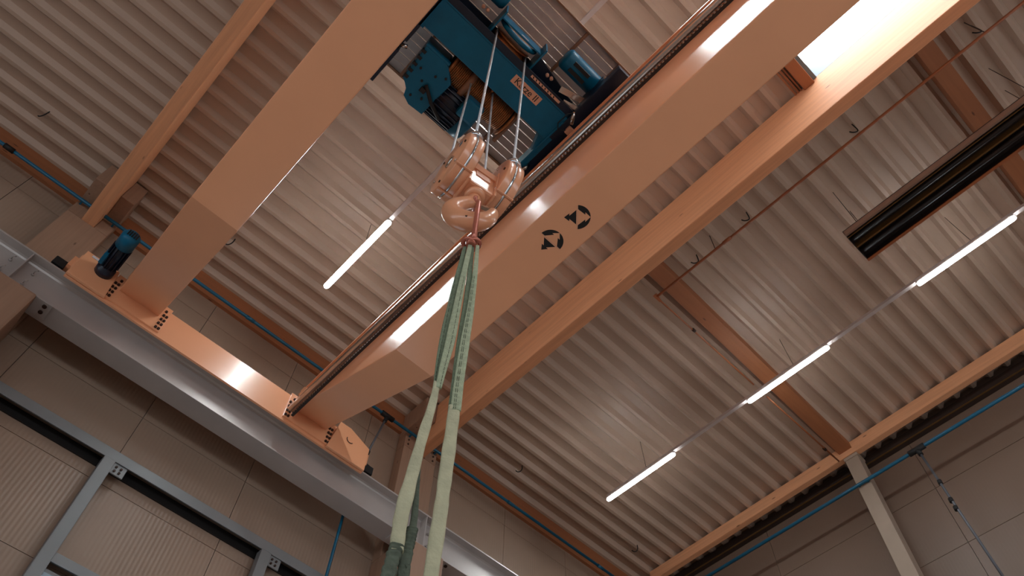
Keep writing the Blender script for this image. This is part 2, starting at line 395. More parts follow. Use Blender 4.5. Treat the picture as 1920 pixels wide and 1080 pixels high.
for x in (XA - .06, XB - .02):
    MB().box(x - .007, x + .007, 7.178, 7.312, 7.525, 8.065).build('stiffener', 'steel', rw)
    for dx in (-.14, .14):
        for z in (7.68, 7.9):
            b = MB().cyl((x + dx, 7.312, z), (x + dx, 7.285, z), .02, 6).build('bolt', 'steel', rw)
            MB().tube([(x + dx, 7.285, z), (x + dx, 7.24, z), (x + dx + .02, 7.235, z + .03), (x + dx + .02, 7.26, z + .05)], .007, 6).build('clip', 'steel', b)
    for dx in (-.06, .06):
        bolt(rw, (x + dx, 7.215, 7.525), (0, 0, 1), .016, .025)
    for s in (-1, 1):
        xx = (XA if x < 0 else XB) + s * .40
        pl = MB().box(xx - .10, xx + .10, 7.15, 7.40, 7.478, 7.50, .004).build('bearing_plate', 'steel', rw)
        for yy in (7.21, 7.31): MB().cyl((xx + s * .03, yy, 7.478), (xx + s * .03, yy, 7.462), .026, 8).build('bolt', 'bolt', pl)

# ------------------------------------------------------------------ crane bridge
HG, HE, HT, YK, YE = 7.18, 8.26, 8.55, 4.66, 7.09
br = empty('overhead_crane', (1.37, 5, HG), 'orange double girder overhead crane bridge spanning the hall', 'crane')
def girder(x0, x1):
    pts = [(x0, YBACK + .6, HG), (x0, YK, HG), (x0, YE, HE), (x0, YE, HT), (x0, YBACK + .6, HT)]
    m = MB().prism(pts, (x1 - x0, 0, 0), .012)
    gd = m.build('box_girder', 'orange', br)
    MB().box(x0 - .02, x1 + .02, YBACK + .6, YE, HT, HT + .02).build('top_plate', 'orange', gd)
    xm = (x0 + x1) / 2
    MB().box(xm - .03, xm + .03, YBACK + .6, YE, HT + .02, HT + .06).build('trolley_rail', 'darksteel', gd)
    return gd
G1 = girder(-.23, .323); G2 = girder(2.42, 2.95)
car = MB().box(-.82, 3.68, 7.13, 7.50, 8.16, 8.49, .012).build('end_carriage', 'orange', br)
MB().box(-.80, 3.66, 7.10, 7.13, 7.97, 8.47).build('face_plate', 'orange', car)
for x0, x1 in ((-.23, .323), (2.42, 2.95)):
    e = MB().box(x0 - .11, x1 + .11, 7.075, 7.10, 8.02, 8.50, .004).build('end_plate', 'orange', br)
    for xs in (x0 - .045, x0 - .085, x1 + .045, x1 + .085):
        for k in range(5):
            if k == 4 and (xs < x0 - .06 or xs > x1 + .06): continue
            MB().cyl((xs, 7.055, 8.06 + k * .085), (xs, 7.076, 8.06 + k * .085), .019, 6).build('bolt', 'bolt', e)
for s, xe in ((-1, -.82), (1, 3.68)):
    bf = MB().box(min(xe, xe + s * .05), max(xe, xe + s * .05), 7.16, 7.40, 8.22, 8.42).build('buffer_plate', 'orange', br)
    MB().box(min(xe + s * .05, xe + s * .2), max(xe + s * .05, xe + s * .2), 7.20, 7.34, 8.16, 8.30, .012).build('buffer', 'rubber', br)
# sloped cover and wheel housing of the carriage near the gable side
hs = MB().prism([(3.02, 7.05, 7.98), (3.66, 7.05, 7.98), (3.66, 7.05, 8.40), (3.30, 7.05, 8.55), (3.12, 7.05, 8.55)], (0, .04, 0), .006).build('wheel_cover', 'orange', br)
MB().tube([(3.33 + .055 * math.cos(a), 7.045, 8.33 + .055 * math.sin(a)) for a in [math.pi * (.9 + .9 * k / 10) for k in range(11)]], .006, 6).build('cover_groove', 'bolt', hs)
MB().prism([(-.80, 7.05, 7.98), (-.30, 7.05, 7.98), (-.36, 7.05, 8.50), (-.80, 7.05, 8.50)], (0, .04, 0), .006).build('wheel_cover', 'orange', br)
tag(MB().box(-.72, -.60, 7.042, 7.05, 8.44, 8.475).build('data_plate', 'label', br), 'small white plate')
# travel drive sticking out from the carriage
dv = MB().lathe((-.50, 7.05, 8.33), (0, -1, 0), [(0, .06), (.0, .115), (.09, .115), (.10, .095), (.14, .095)], 20).build('drive_gearbox', 'navy', br)
mt = MB()
mt.lathe((-.50, 6.91, 8.33), (0, -1, 0), [(0, .09), (.36, .09)], 20)
for k in range(14):
    a = 2 * math.pi * k / 14
    mt.obox((-.50 + .1 * math.cos(a), 6.73, 8.33 + .1 * math.sin(a)), (.016 * math.cos(a), 0, .016 * math.sin(a)), (0, .18, 0), (-.004 * math.sin(a), 0, .004 * math.cos(a)))
mt.build('drive_motor', 'navy', br)
MB().box(-.62, -.56, 6.72, 6.9, 8.24, 8.42, .01).build('terminal_box', 'teal', br)
MB().lathe((-.50, 6.55, 8.33), (0, -1, 0), [(0, .105), (.0, .11), (.18, .112), (.21, .095), (.22, .0)], 20).build('motor_fan_cover', 'teal', br)
for k in range(5): MB().box(-.56 + k * .028, -.545 + k * .028, 6.325, 6.335, 8.28, 8.38).build('vent_slot', 'black', br)
# cable track and rails along the inside of the girder with the stickers
tk = empty('cable_track', (2.38, 3, 8.3)); tk.parent = br; tk.location = Vector((2.38, 3, 8.3)) - Vector(br['_o'])
MB().tube([(2.362, YBACK + .6, 8.13), (2.362, 7.0, 8.13)], .052, 20).build('track_tube', 'track', tk)
MB().tube([(2.388, YBACK + .6, 8.31), (2.388, 7.0, 8.31)], .024, 12).build('rail_tube', 'chrome', tk)
MB().box(2.385, 2.42, YBACK + .6, 7.0, 8.02, 8.05).build('slot_strip', 'darksteel', tk)
ch = MB()
y = -1.5
while y < 6.95:
    ch.box(2.375, 2.39, y, y + .022, 8.02, 8.06); y += .044
tag(ch.build('chain_links', 'chrome', tk), kind='stuff')
MB().prism([(2.40, 6.80, 8.20), (2.40, 7.05, 8.20), (2.40, 7.05, 8.62), (2.40, 6.97, 8.62), (2.40, 6.86, 8.50)], (.02, 0, 0), .004).build('track_end_plate', 'orange', br)
for y_ in (-1, 1.2, 3.4, 5.6): MB().box(2.385, 2.42, y_, y_ + .05, 8.10, 8.34).build('track_clamp', 'track', br)

# stickers with arrows on the girder underside
def sticker(c, e1, e2, R=.133):
    e1, e2 = Vector(e1).normalized(), Vector(e2).normalized(); z = HG - .0015
    P = lambda a, b, dz=0: Vector((c[0], c[1], z - dz)) + e1 * a * R + e2 * b * R
    base = MB().prism([P(math.cos(2 * math.pi * k / 48), math.sin(2 * math.pi * k / 48)) for k in range(48)], (0, 0, .0012)).build('arrow_sticker', 'orange', G2)
    arc = [P(math.cos(a), math.sin(a), .001) for a in [math.pi / 2 * k / 16 for k in range(16, -1, -1)]][:-1]
    up = [P(.04, 1, .001)] + arc[1:] + [P(1, 0, .001), P(.6, .40, .001), P(.6, .2, .001), P(.05, .66, .001)]
    MB().ngon(up).build('print', 'black', base)
    arc2 = [P(math.cos(a), -math.sin(a), .001) for a in [math.pi / 2 * k / 16 for k in range(16, -1, -1)]][:-1]
    MB().ngon([P(.04, -1, .001)] + arc2[1:] + [P(1, 0, .001), P(.6, -.40, .001), P(.6, -.2, .001), P(.05, -.66, .001)]).build('print', 'black', base)
    MB().ngon([P(a, b, .001) for a, b in ((-.08, .6), (-.6, .13), (-.6, .33), (-1, 0), (-.6, -.33), (-.6, -.13), (-.08, -.6))]).build('print', 'black', base)
    MB().ngon([P(a, b, .001) for a, b in ((-.03, 1), (.03, 1), (.03, -1), (-.03, -1))]).build('print', 'sign', base)
sticker((2.69, 2.125), (1, -1, 0), (-1, -1, 0)); sticker((2.69, 2.505), (0, -1, 0), (-1, 0, 0))

# ------------------------------------------------------------------ trolley between the girders
tl = empty('crane_trolley', (1.37, 2, 8.6), 'teal hoist trolley with plank walkway riding between the girders', 'trolley')
B = lambda *a, **k: MB().box(*a, **k)
cb = B(.42, 2.30, 1.80, 2.16, 8.72, 9.10, bev=.01).build('cross_beam', 'teal', tl)
B(.42, 2.30, 1.70, 2.20, 9.10, 9.13).build('top_flange', 'navy', cb)
B(.46, 2.24, 1.785, 1.80, 8.715, 8.76).build('edge_bar', 'teal', cb)
B(.40, .46, 1.78, 2.18, 8.70, 9.12).build('end_flange', 'teal', cb)
B(-.05, .43, .95, 2.42, 8.70, 8.95, bev=.01).build('side_frame', 'navy', tl); B(-.05, .43, 2.55, 3.02, 8.72, 8.92, bev=.01).build('side_frame', 'navy', tl)
B(.0, .41, 2.42, 2.55, 8.78, 8.95).build('frame_joint', 'navy', tl)
MB().cyl((.40, 2.49, 8.74), (.47, 2.46, 8.74), .025, 8).build('joint_pin', 'chrome', tl)
B(2.30, 2.74, 1.0, 2.95, 8.72, 8.86, bev=.012).build('side_frame', 'navy', tl)
B(2.275, 2.30, 1.86, 2.95, 8.70, 8.90, bev=.006).build('side_strip', 'teal', tl)
B(2.30, 2.345, 2.1, 2.95, 8.70, 8.72).build('side_strip', 'teal', tl)
MB().prism([(2.06, 1.84, 8.74), (2.31, 1.84, 8.74), (2.40, 2.46, 8.74), (2.31, 2.46, 8.74)], (0, 0, .22), .02).build('gusset', 'teal', tl)
for xw in (.0465, 2.685):
    for yw in (1.2, 2.75):
        MB().lathe((xw - .05, yw, 8.735), (1, 0, 0), [(0, .10), (0, .145), (.02, .145), (.022, .125), (.08, .125), (.082, .145), (.10, .145), (.10, .1)], 24).build('wheel', 'darksteel', tl)
MB().cyl((2.32, 2.60, 8.66), (2.32, 2.60, 8.71), .03, 10).build('stop_pin', 'chrome', tl)
MB().cyl((2.33, 2.58, 8.60), (2.36, 2.50, 8.68), .022, 10).build('stop_pin', 'chrome', tl)
# hoist gearbox
gp = [(.607, 2.29), (.915, 2.29), (1.085, 2.437), (1.068, 2.92), (.879, 2.935), (.775, 2.89), (.755, 2.80), (.64, 2.74)]
gb = MB().prism([(x, y, 8.70) for x, y in gp], (0, 0, .46), .012).build('hoist_gearbox', 'teal', tl)
for k in range(5):
    a = k / 4; B(.60 + .03 * a, .655 + .03 * a, 2.34 + .085 * k, 2.375 + .085 * k, 8.685, 8.75).build('lug', 'black', gb)
B(.60, .93, 2.265, 2.29, 8.70, 8.80).build('rim', 'teal', gb)
for p in ((.72, 2.52), (.82, 2.62), (.9, 2.48), (.95, 2.78), (.83, 2.83), (1.0, 2.42)): MB().cyl((p[0], p[1], 8.685), (p[0], p[1], 8.705), .015, 8).build('bolt', 'black', gb)
MB().tube([(.88, 2.62, 8.68), (.95, 2.66, 8.665), (1.05, 2.73, 8.66), (1.25, 2.82, 8.665)], .022, 8).build('motor_cable', 'rubber', tl)
B(.86, .93, 2.66, 2.72, 8.66, 8.70, bev=.01).build('cable_gland', 'rubber', tl)
# hoist motor
hm = MB().lathe((1.06, 2.68, 8.95), (1, 0, 0), [(0, .2), (0, .25), (.36, .25), (.36, .2)], 28)
for k in range(30):
    a = 2 * math.pi * k / 30
    hm.obox((1.24, 2.68 + .255 * math.cos(a), 8.95 + .255 * math.sin(a)), (.17, 0, 0), (0, .018 * math.cos(a), .018 * math.sin(a)), (0, -.004 * math.sin(a), .004 * math.cos(a)))
hm.build('hoist_motor', 'navy', tl)
MB().lathe((1.42, 2.70, 8.95), (1, 0, 0), [(0, .2), (0, .245), (.13, .245), (.16, .22), (.165, .0)], 28).build('motor_end_cap', 'teal', tl)
B(1.315, 1.55, 2.37, 2.62, 8.60, 8.78, bev=.035).build('brake_box', 'teal', tl)
# drum
MB().lathe((.95, 2.35, 8.98), (1, 0, 0), [(0, .1), (0, .185), (.92, .185), (.92, .1)], 32).build('rope_drum', 'darksteel', tl)
dw = MB()
for k in range(40):
    x = .985 + k * .0215
    dw.tube([(x, 2.35 + .19 * math.cos(a), 8.98 + .19 * math.sin(a)) for a in [2 * math.pi * j / 28 for j in range(28)]], .0105, 6, closed=True)
tag(dw.build('rope_windings', 'ropewind', tl), kind='stuff')
for x in (.95, 1.85): MB().lathe((x, 2.35, 8.98), (1, 0, 0), [(0, .1), (0, .235), (.03, .235), (.03, .1)], 32).build('drum_flange', 'ropewind', tl)
MB().lathe((1.20, 2.35, 8.98), (1, 0, 0), [(0, .19), (0, .228), (.07, .228), (.07, .19)], 32).build('rope_guide', 'plankframe', tl)
B(1.88, 1.92, 2.16, 2.62, 8.82, 9.3).build('bearing_bracket', 'plankframe', tl)
MB().tube([(1.43, 2.17, 8.80), (1.46, 2.13, 8.79), (1.49, 2.15, 8.77), (1.47, 2.19, 8.77)], .018, 8).build('guide_hook', 'ropewind', tl)
MB().lathe((1.92, 2.22, 9.16), (0, 1, 0), [(0, .0), (.005, .06), (.03, .075), (.30, .075), (.33, .06), (.335, 0)], 18).build('drum_encoder', 'teal', tl)
# equaliser sheave in its bracket
MB().lathe((1.305, 1.66, 9.02), (0, 1, 0), [(0, .05), (0, .235), (.012, .235), (.025, .205), (.045, .205), (.058, .235), (.07, .235), (.07, .05)], 40).build('top_sheave', 'ropewind', tl)
hb = B(1.00, 1.02, 1.44, 1.80, 8.80, 9.12).build('sheave_bracket', 'teal', tl); B(1.60, 1.62, 1.44, 1.80, 8.80, 9.12).build('sheave_bracket', 'teal', tl)
MB().prism([(1.02, 1.52, 8.84), (1.60, 1.52, 8.84), (1.60, 1.52, 9.1), (1.02, 1.52, 9.1)], (0, .015, 0)).build('cover_plate', 'teal', hb)
MB().tube([(1.31 + .24 * math.cos(a), 1.575, 9.02 + .24 * math.sin(a)) for a in [math.pi * (1 + k / 16) for k in range(17)]], .03, 8).build('guard_rim', 'teal', hb)
B(1.30, 1.40, 1.515, 1.52, 8.86, 8.89).build('data_plate', 'label', hb)
B(1.02, 1.60, 1.74, 1.80, 8.80, 8.84).build('back_plate', 'navy', hb)
MB().prism([(1.62, 1.58, 9.06), (2.28, 1.70, 9.06), (2.28, 1.80, 9.06), (1.62, 1.80, 9.06)], (0, 0, .04)).build('web_plate', 'navy', tl)
# sign
sg = B(1.53, 1.935, 1.84, 1.945, 8.7165, 8.7195).build('name_plate', 'sign', tl)
cu = bpy.data.curves.new('lettering', 'FONT'); cu.body = 'Katze II'; cu.size = .108; cu.align_x = 'CENTER'; cu.align_y = 'CENTER'; cu.offset = .0006
to = bpy.data.objects.new('tmp', cu); COL.objects.link(to)
dg = bpy.context.evaluated_depsgraph_get(); tme = bpy.data.meshes.new_from_object(to.evaluated_get(dg)); bpy.data.objects.remove(to)
tme.materials.clear(); tme.materials.append(M['black']); tme.name = 'lettering'
to = bpy.data.objects.new('lettering', tme); COL.objects.link(to); to.parent = sg
to.location = Vector((1.7325, 1.893, 8.7155)) - Vector(sg['_o']); to.rotation_euler = (math.pi, 0, 0)
stp = B(1.66, 2.10, 1.722, 1.752, 8.7195, 8.7215).build('warning_strip', 'sign', tl)
for k in range(8): MB().prism([(1.68 + k * .045, 1.726, 8.7185), (1.695 + k * .045, 1.726, 8.7185), (1.705 + k * .045, 1.748, 8.7185), (1.69 + k * .045, 1.748, 8.7185)], (0, 0, .001)).build('print', 'black', stp)
B(.46, 2.28, 1.70, 1.785, 8.722, 8.74).build('lower_flange', 'navy', tl)
# trolley travel motor
MB().lathe((1.84, 1.385, 9.05), (1, 0, 0), [(0, .0), (.005, .10), (.03, .125), (.12, .125), (.55, .125), (.57, .1)], 24).build('travel_motor', 'teal', tl)
for s in (-.045, .045): B(1.95, 2.18, 1.385 + s - .022, 1.385 + s + .022, 8.915, 8.945).build('motor_slot', 'black', tl)
B(2.34, 2.50, 1.07, 1.22, 8.84, 8.98, bev=.02).build('travel_gearbox', 'teal', tl)
B(2.30, 2.46, 1.22, 1.56, 8.80, 9.0, bev=.02).build('motor_flange', 'navy', tl)
MB().cyl((2.33, 1.20, 8.90), (2.33, 1.26, 8.88), .035, 10).build('gear_plug', 'chrome', tl)
MB().lathe((.80, 1.40, 9.05), (1, 0, 0), [(0, .0), (.0, .12), (.14, .12), (.17, .10), (.175, 0)], 20).build('cable_reel_motor', 'teal', tl)
# limit switch gear
MB().obox((2.20, 1.58, 8.80), (.19, -.055, 0), (.01, .035, 0), (0, 0, .008)).build('switch_arm', 'chrome', tl)
MB().obox((2.29, 1.66, 8.77), (.16, -.045, 0), (.008, .022, 0), (0, 0, .008)).build('switch_arm', 'track', tl)
MB().cyl((2.30, 1.70, 8.75), (2.38, 1.82, 8.72), .03, 10).build('switch_plunger', 'chrome', tl)
B(2.37, 2.45, 1.84, 1.93, 8.66, 8.73, bev=.008).build('switch_box', 'sign', tl)
MB().tube([(2.38, 1.90, 8.69), (2.30, 1.96, 8.66), (2.24, 1.90, 8.66), (2.25, 1.76, 8.68), (2.31, 1.70, 8.73)], .007, 6).build('switch_cable', 'rubber', tl)
for p in ((.80, 1.605), (.86, 1.60)): MB().lathe((p[0], p[1], 8.98), (0, 0, -1), [(0, .02), (.05, .022), (.055, .01)], 10).build('cable_gland', 'sign', tl)
for p in ((1.83, 1.655), (1.89, 1.65)): MB().lathe((p[0], p[1], 8.98), (0, 0, -1), [(0, .02), (.05, .022), (.055, .01)], 10).build('cable_gland', 'sign', tl)
# plank walkway on posts over the trolley
wk = empty('walkway', (1.5, 2, 9.36)); wk.parent = tl; wk.location = Vector((1.5, 2, 9.36)) - Vector(tl['_o'])
pk = None
for k in range(19):
    if pk is None: pk = B(.10, 2.80, 1.055, 1.143, 9.40, 9.43).build('plank', 'plank', wk)
    else: inst(pk, wk, (0, .1 * k, 0))
for x in (.10, .64, 1.895, 2.43, 2.77): B(x, x + .035, 1.055, 2.945, 9.36, 9.40).build('cross_bar', 'plankframe', wk)
for y in (1.04, 2.945): B(.10, 2.80, y, y + .02, 9.355, 9.44).build('edge_angle', 'plankframe', wk)
for x in (.12, 2.72):
    for y in (1.1, 2.85): B(x, x + .05, y, y + .05, 8.95, 9.36).build('post', 'plankframe', wk)

# ------------------------------------------------------------------ ropes, hook block
yaw = math.radians(-7); A_ = Vector((math.cos(yaw), math.sin(yaw), 0)); B_ = Vector((-A_.y, A_.x, 0)); Z_ = Vector((0, 0, 1))
SL = Vector((1.11, 1.93, 5.40)); SR = SL + A_ * .35; CC = (SL + SR) / 2
rs = .2
ropes = [('front', SL - B_ * rs, Vector((1.089, 1.695, 9.02)), 'steel wire rope from the top sheave to the left sheave housing'),
         ('front', SR - B_ * rs, Vector((1.521, 1.695, 9.02)), 'steel wire rope from the top sheave to the right sheave housing'),
         ('rear', SL + B_ * rs, Vector((1.245, 2.285, 8.78)), 'steel wire rope from the drum to the back of the left sheave housing'),
         ('rear', SR + B_ * rs, Vector((1.50, 2.20, 8.78)), 'steel wire rope from the drum to the back of the right sheave housing')]
for _, p0, p1, lab in ropes:
    tag(MB().tube([p0, p1], .0115, 10).build('wire_rope', 'rope'), lab, 'rope', 'hoist ropes above the hook block')
hk = empty('hook_block', tuple(CC - Vector((0, 0, .8))), 'orange two-sheave crane hook block holding the green slings', 'hook')
def disc(c, off, th, R, mat, name, par, bev=.02, n=40, flat=None):
    c = c + A_ * off
    return MB().lathe(c, A_, [(-th / 2, R * .3), (-th / 2, R - bev), (-th / 2 + bev * .4, R - bev * .3), (-th / 2 + bev, R), (th / 2 - bev, R), (th / 2 - bev * .4, R - bev * .3), (th / 2, R - bev), (th / 2, R * .3)], n).build(name, mat, par)
for c in (SL, SR):
    for s in (-1, 1):
        ck = disc(c, s * .037, .062, .262, 'orange_hook', 'cheek', hk, .008)
    sv = MB().lathe(c, A_, [(-.02, .05), (-.02, .215), (-.008, .20), (.008, .20), (.02, .215), (.02, .05)], 36).build('sheave', 'silver', hk)
    MB().lathe(c, A_, [(-.008, .20), (-.008, .2615), (.008, .2615), (.008, .20)], 40).build('rim_band', 'silver', hk)
    for t in (-1, 1):       # rope inlets
        q = c + B_ * (t * .2) + Z_ * .165
        MB().lathe(q, Z_, [(-.06, .062), (.004, .062), (.014, .056), (.014, .034), (.0, .03)], 18).build('rope_inlet', 'silver', hk)
    for s in (-1, 1):
        MB().lathe(c + A_ * (s * .068), A_ * s, [(0, .055), (.014, .05), (.018, .03), (.02, 0)], 18).build('axle_cap', 'chrome', hk)
        for k in range(6):
            a = math.pi / 3 * k
            p = c + A_ * (s * .068) + B_ * (.2 * math.cos(a)) + Z_ * (.2 * math.sin(a))
            MB().cyl(p, p + A_ * (s * .008), .011, 8).build('bolt', 'bolt' if k % 2 else 'chrome', hk)
    for yy in (-.12, .12):
        MB().obox(c + B_ * yy + Z_ * -.232, A_ * .07, B_ * .006, Z_ * .010).build('clamp_strip', 'orange_hook', hk)
tag(MB().obox(SL + A_ * -.0695 + B_ * -.13 + Z_ * .10, A_ * .001, B_ * .018, Z_ * .03).build('label_plate', 'blue', hk), 'small blue label')
# crosshead
MB().obox(CC + Z_ * -.16, A_ * .11, B_ * .085, Z_ * .12, .02).build('crosshead', 'orange_hook', hk)
MB().prism([CC + A_ * -.11 + B_ * b + Z_ * z for b, z in ((-.12, -.02), (-.02, .16), (.02, .16), (.12, -.02), (.10, -.06), (-.10, -.06))], A_ * .22, .012).build('crosshead_cover', 'orange_hook', hk)
MB().obox(CC + B_ * -.088 + Z_ * -.10, A_ * .06, B_ * .004, Z_ * .035).build('capacity_plate', 'sign', hk)
for s in (-1, 1): MB().prism([CC + A_ * (s * .10) + B_ * b + Z_ * z for b, z in ((-.13, .05), (.13, .05), (.10, -.30), (-.10, -.30))], A_ * (s * .018), .006).build('side_plate', 'orange_hook', hk)
MB().lathe(CC + Z_ * -.27, -Z_, [(0, .075), (.02, .078), (.04, .07), (.05, .05)], 24).build('thrust_nut', 'orange_hook', hk)
# hook
D_ = Vector((.8, -.6, 0)).normalized(); N_ = Vector((.6, .8, 0))
O_ = Vector((CC.x, CC.y, 0))
ctrl = [(0, 5.14, .042), (0, 5.06, .044), (-.02, 5.015, .048), (-.07, 4.975, .055), (-.12, 4.915, .064), (-.138, 4.84, .07), (-.115, 4.765, .075), (-.06, 4.715, .078), (.005, 4.705, .076), (.07, 4.73, .068), (.115, 4.785, .057), (.135, 4.85, .045), (.14, 4.90, .032), (.138, 4.925, .014)]
def spline(P, n=5):
    out = []
    for i in range(len(P) - 1):
        p0, p1, p2, p3 = P[max(i - 1, 0)], P[i], P[i + 1], P[min(i + 2, len(P) - 1)]
        for k in range(n):
            t = k / n
            out.append(tuple(.5 * (2 * b + (c - a) * t + (2 * a - 5 * b + 4 * c - d) * t * t + (3 * b - a - 3 * c + d) * t ** 3) for a, b, c, d in zip(p0, p1, p2, p3)))
    out.append(P[-1]); return out
sp = spline(ctrl)
MB().tube([O_ + D_ * t + Z_ * h for t, h, _ in sp], [(r * .92, r) for _, _, r in sp], 20, up=tuple(N_)).build('hook_body', 'orange_hook', hk)
MB().obox(O_ + D_ * .066 + Z_ * 4.955, (D_ * .075 + Z_ * -.055), N_ * .014, (D_ * .006 + Z_ * .008)).build('safety_latch', 'chrome', hk)
MB().cyl(O_ + D_ * .01 + Z_ * 5.0 - N_ * .055, O_ + D_ * .01 + Z_ * 5.0 + N_ * .055, .014, 12).build('latch_pin', 'link', hk)
for t, h in ((-.09, 4.70), (-.03, 4.665)):
    MB().cyl(O_ + D_ * t + Z_ * h - N_ * .062, O_ + D_ * t + Z_ * h - N_ * .05, .008, 8).build('punch_mark', 'bolt', hk)

# ------------------------------------------------------------------ link, rings and slings hanging in the hook
LX = Vector((1.285, 1.845, 0))
ml = empty('sling_link', tuple(LX + Z_ * 4.25), 'reddish steel link hanging in the crane hook', 'link')
top, bot, hwid = 4.805, 4.33, .042
pts = []
for k in range(13): a = math.pi * k / 12; pts.append(LX + N_ * (hwid * math.cos(a)) * 2.0 * (1 if True else 1) + Z_ * (top - .085 + .085 * math.sin(a)))
for k in range(13): a = math.pi + math.pi * k / 12; pts.append(LX + N_ * (hwid * math.cos(a)) + Z_ * (bot + .045 + .045 * math.sin(a)))
MB().tube(pts, .018, 12, closed=True).build('oval_link', 'link', ml)
LB = Vector((1.275, 1.85, 4.29))
for dx, tilt in ((-.016, .35), (.016, -.35)):
    c = LB + D_ * dx; ax = (Z_ + D_ * tilt).normalized(); u = ax.cross(N_).normalized(); v = ax.cross(u)
    MB().tube([c + u * (.038 * math.cos(a)) + v * (.038 * math.sin(a)) for a in [2 * math.pi * k / 24 for k in range(24)]], .013, 10, closed=True).build('ring', 'link', ml)
MB().lathe(LB + Z_ * .025, Z_, [(-.05, .03), (.0, .036), (.05, .03)], 14).build('coupling', 'link', ml)

def ribbon(path, wdt, th, name, mat, par, face=None, seed=0, ripple=.0, nsub=6, sec=14, twist=None):
    # padded strip: swept super-ellipse with slight ripples; width follows the direction W
    rnd = random.Random(seed); P = spline([tuple(p) for p in path], nsub); n = len(P)
    m = MB(); rings = []
    Wd = Vector(face or (.82, -.57, 0)).normalized()
    ph = [rnd.uniform(0, 6.28) for _ in range(4)]
    for i, p in enumerate(P):
        p = Vector(p); t = Vector(P[min(i + 1, n - 1)]) - Vector(P[max(i - 1, 0)]); t.normalize()
        f_ = i / (n - 1); wv = wdt(f_) if callable(wdt) else wdt; tv = th(f_) if callable(th) else th
        Wl = Wd
        if twist: Wl = Matrix.Rotation(twist(f_), 3, t) @ Wd
        W = (Wl - t * Wl.dot(t)).normalized(); T = t.cross(W)
        s = i * 1.0
        wv *= 1 + ripple * (.5 * math.sin(s * .9 + ph[0]) + .5 * math.sin(s * .37 + ph[1]))
        ring = []
        for k in range(sec):
            a = 2 * math.pi * k / sec; ca, sa = math.cos(a), math.sin(a)
            e = .55; cx = math.copysign(abs(ca) ** e, ca) * wv / 2
            cy = math.copysign(abs(sa) ** e, sa) * tv / 2 * (1 + ripple * 2.2 * math.sin(s * .8 + ph[2] + k * .9))
            ring.append(m.bm.verts.new(p + W * cx + T * cy))
        rings.append(ring)
    for a, b in zip(rings[:-1], rings[1:]):
        for k in range(sec):
            q = m.bm.faces.new((a[k], a[(k + 1) % sec], b[(k + 1) % sec], b[k])); q.smooth = True
    m.bm.faces.new(rings[0][::-1]); m.bm.faces.new(rings[-1])
    return m.build(name, mat, par)
def stitches(path, off, name, par, face, nsub=6):
    P = spline([tuple(p) for p in path], nsub); Wd = Vector(face).normalized()
    m = MB()
    for a, b in zip(P[:-1], P[1:]):
        a, b = Vector(a), Vector(b); t = (b - a).normalized(); W = (Wd - t * Wd.dot(t)).normalized(); T = t.cross(W)
        if T.dot(Vector((1.27, 1.84, 3))) > 0: T = -T
        c0 = a + W * off + T * .0075; c1 = a + (b - a) * .72 + W * off + T * .0075
        m.tube([c0, c1], .001, 5)
    return m.build(name, 'stitch', par)
FACE = (.82, -.57, 0)
# left sling
s1 = empty('webbing_sling', (1.22, 1.9, .6), 'green webbing sling, left leg, with rumpled dark cuffs at its lower end', 'sling')
pa = [(1.253, 1.880, 4.262), (1.242, 1.887, 3.887), (1.236, 1.892, 3.541), (1.232, 1.894, 3.240), (1.232, 1.895, 3.016), (1.233, 1.894, 2.861)]
pb = [(1.268, 1.849, 4.262), (1.257, 1.855, 3.865), (1.251, 1.859, 3.521), (1.246, 1.863, 3.221), (1.236, 1.870, 2.996), (1.231, 1.873, 2.840)]
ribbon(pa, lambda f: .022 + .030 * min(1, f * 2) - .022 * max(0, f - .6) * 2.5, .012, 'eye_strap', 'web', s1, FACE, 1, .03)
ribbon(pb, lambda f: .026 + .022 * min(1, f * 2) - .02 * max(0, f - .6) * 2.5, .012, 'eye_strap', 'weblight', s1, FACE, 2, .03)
stitches(pa[1:], -.010, 'stitching', s1, FACE); stitches(pb[1:], .006, 'stitching', s1, FACE)
pc = [(1.226, 1.884, 2.889), (1.222, 1.887, 2.723), (1.208, 1.896, 2.509), (1.196, 1.905, 2.258), (1.189, 1.910, 2.090), (1.190, 1.909, 1.988), (1.195, 1.906, 1.907)]
def wl(f): return .034 + (.056 - .034) * max(0, min(1, (f - .1) / .45)) - .010 * max(0, f - .8) * 5
ribbon(pc, wl, lambda f: .020 + .008 * f, 'sleeve', 'sleeve', s1, FACE, 3, .08, nsub=8)
def cuff(path, w0, name, par, seed):
    return ribbon(path, lambda f: w0 * (1 + .09 * math.sin(f * 50 + seed) + .04 * math.sin(f * 23)), lambda f: w0 * .6 * (1 + .16 * math.sin(f * 50 + seed + 1)), name, 'cuff', par, FACE, seed, .03, nsub=22)
cuff([(1.194, 1.907, 1.935), (1.188, 1.910, 1.887), (1.183, 1.914, 1.800), (1.177, 1.918, 1.713)], .05, 'lower_cuff', s1, 4)
ribbon([(1.178, 1.917, 1.73), (1.17, 1.92, 1.3), (1.165, 1.925, .6)], .05, .022, 'sleeve', 'sleeve', s1, FACE, 14, .04, nsub=10)
ribbon([(1.222, 1.915, 2.46), (1.234, 1.913, 2.279), (1.243, 1.908, 2.126), (1.245, 1.907, 2.013)], lambda f: .012 + .02 * f, .014, 'inner_strap', 'cuff', s1, FACE, 5, .04)
cuff([(1.245, 1.908, 2.045), (1.243, 1.909, 1.985), (1.240, 1.911, 1.924)], .04, 'upper_cuff', s1, 6)
ribbon([(1.241, 1.910, 1.934), (1.239, 1.911, 1.877), (1.241, 1.910, 1.810), (1.238, 1.912, 1.3), (1.235, 1.914, .6)], .044, .022, 'inner_strap', 'cuff', s1, FACE, 7, .05, nsub=10)
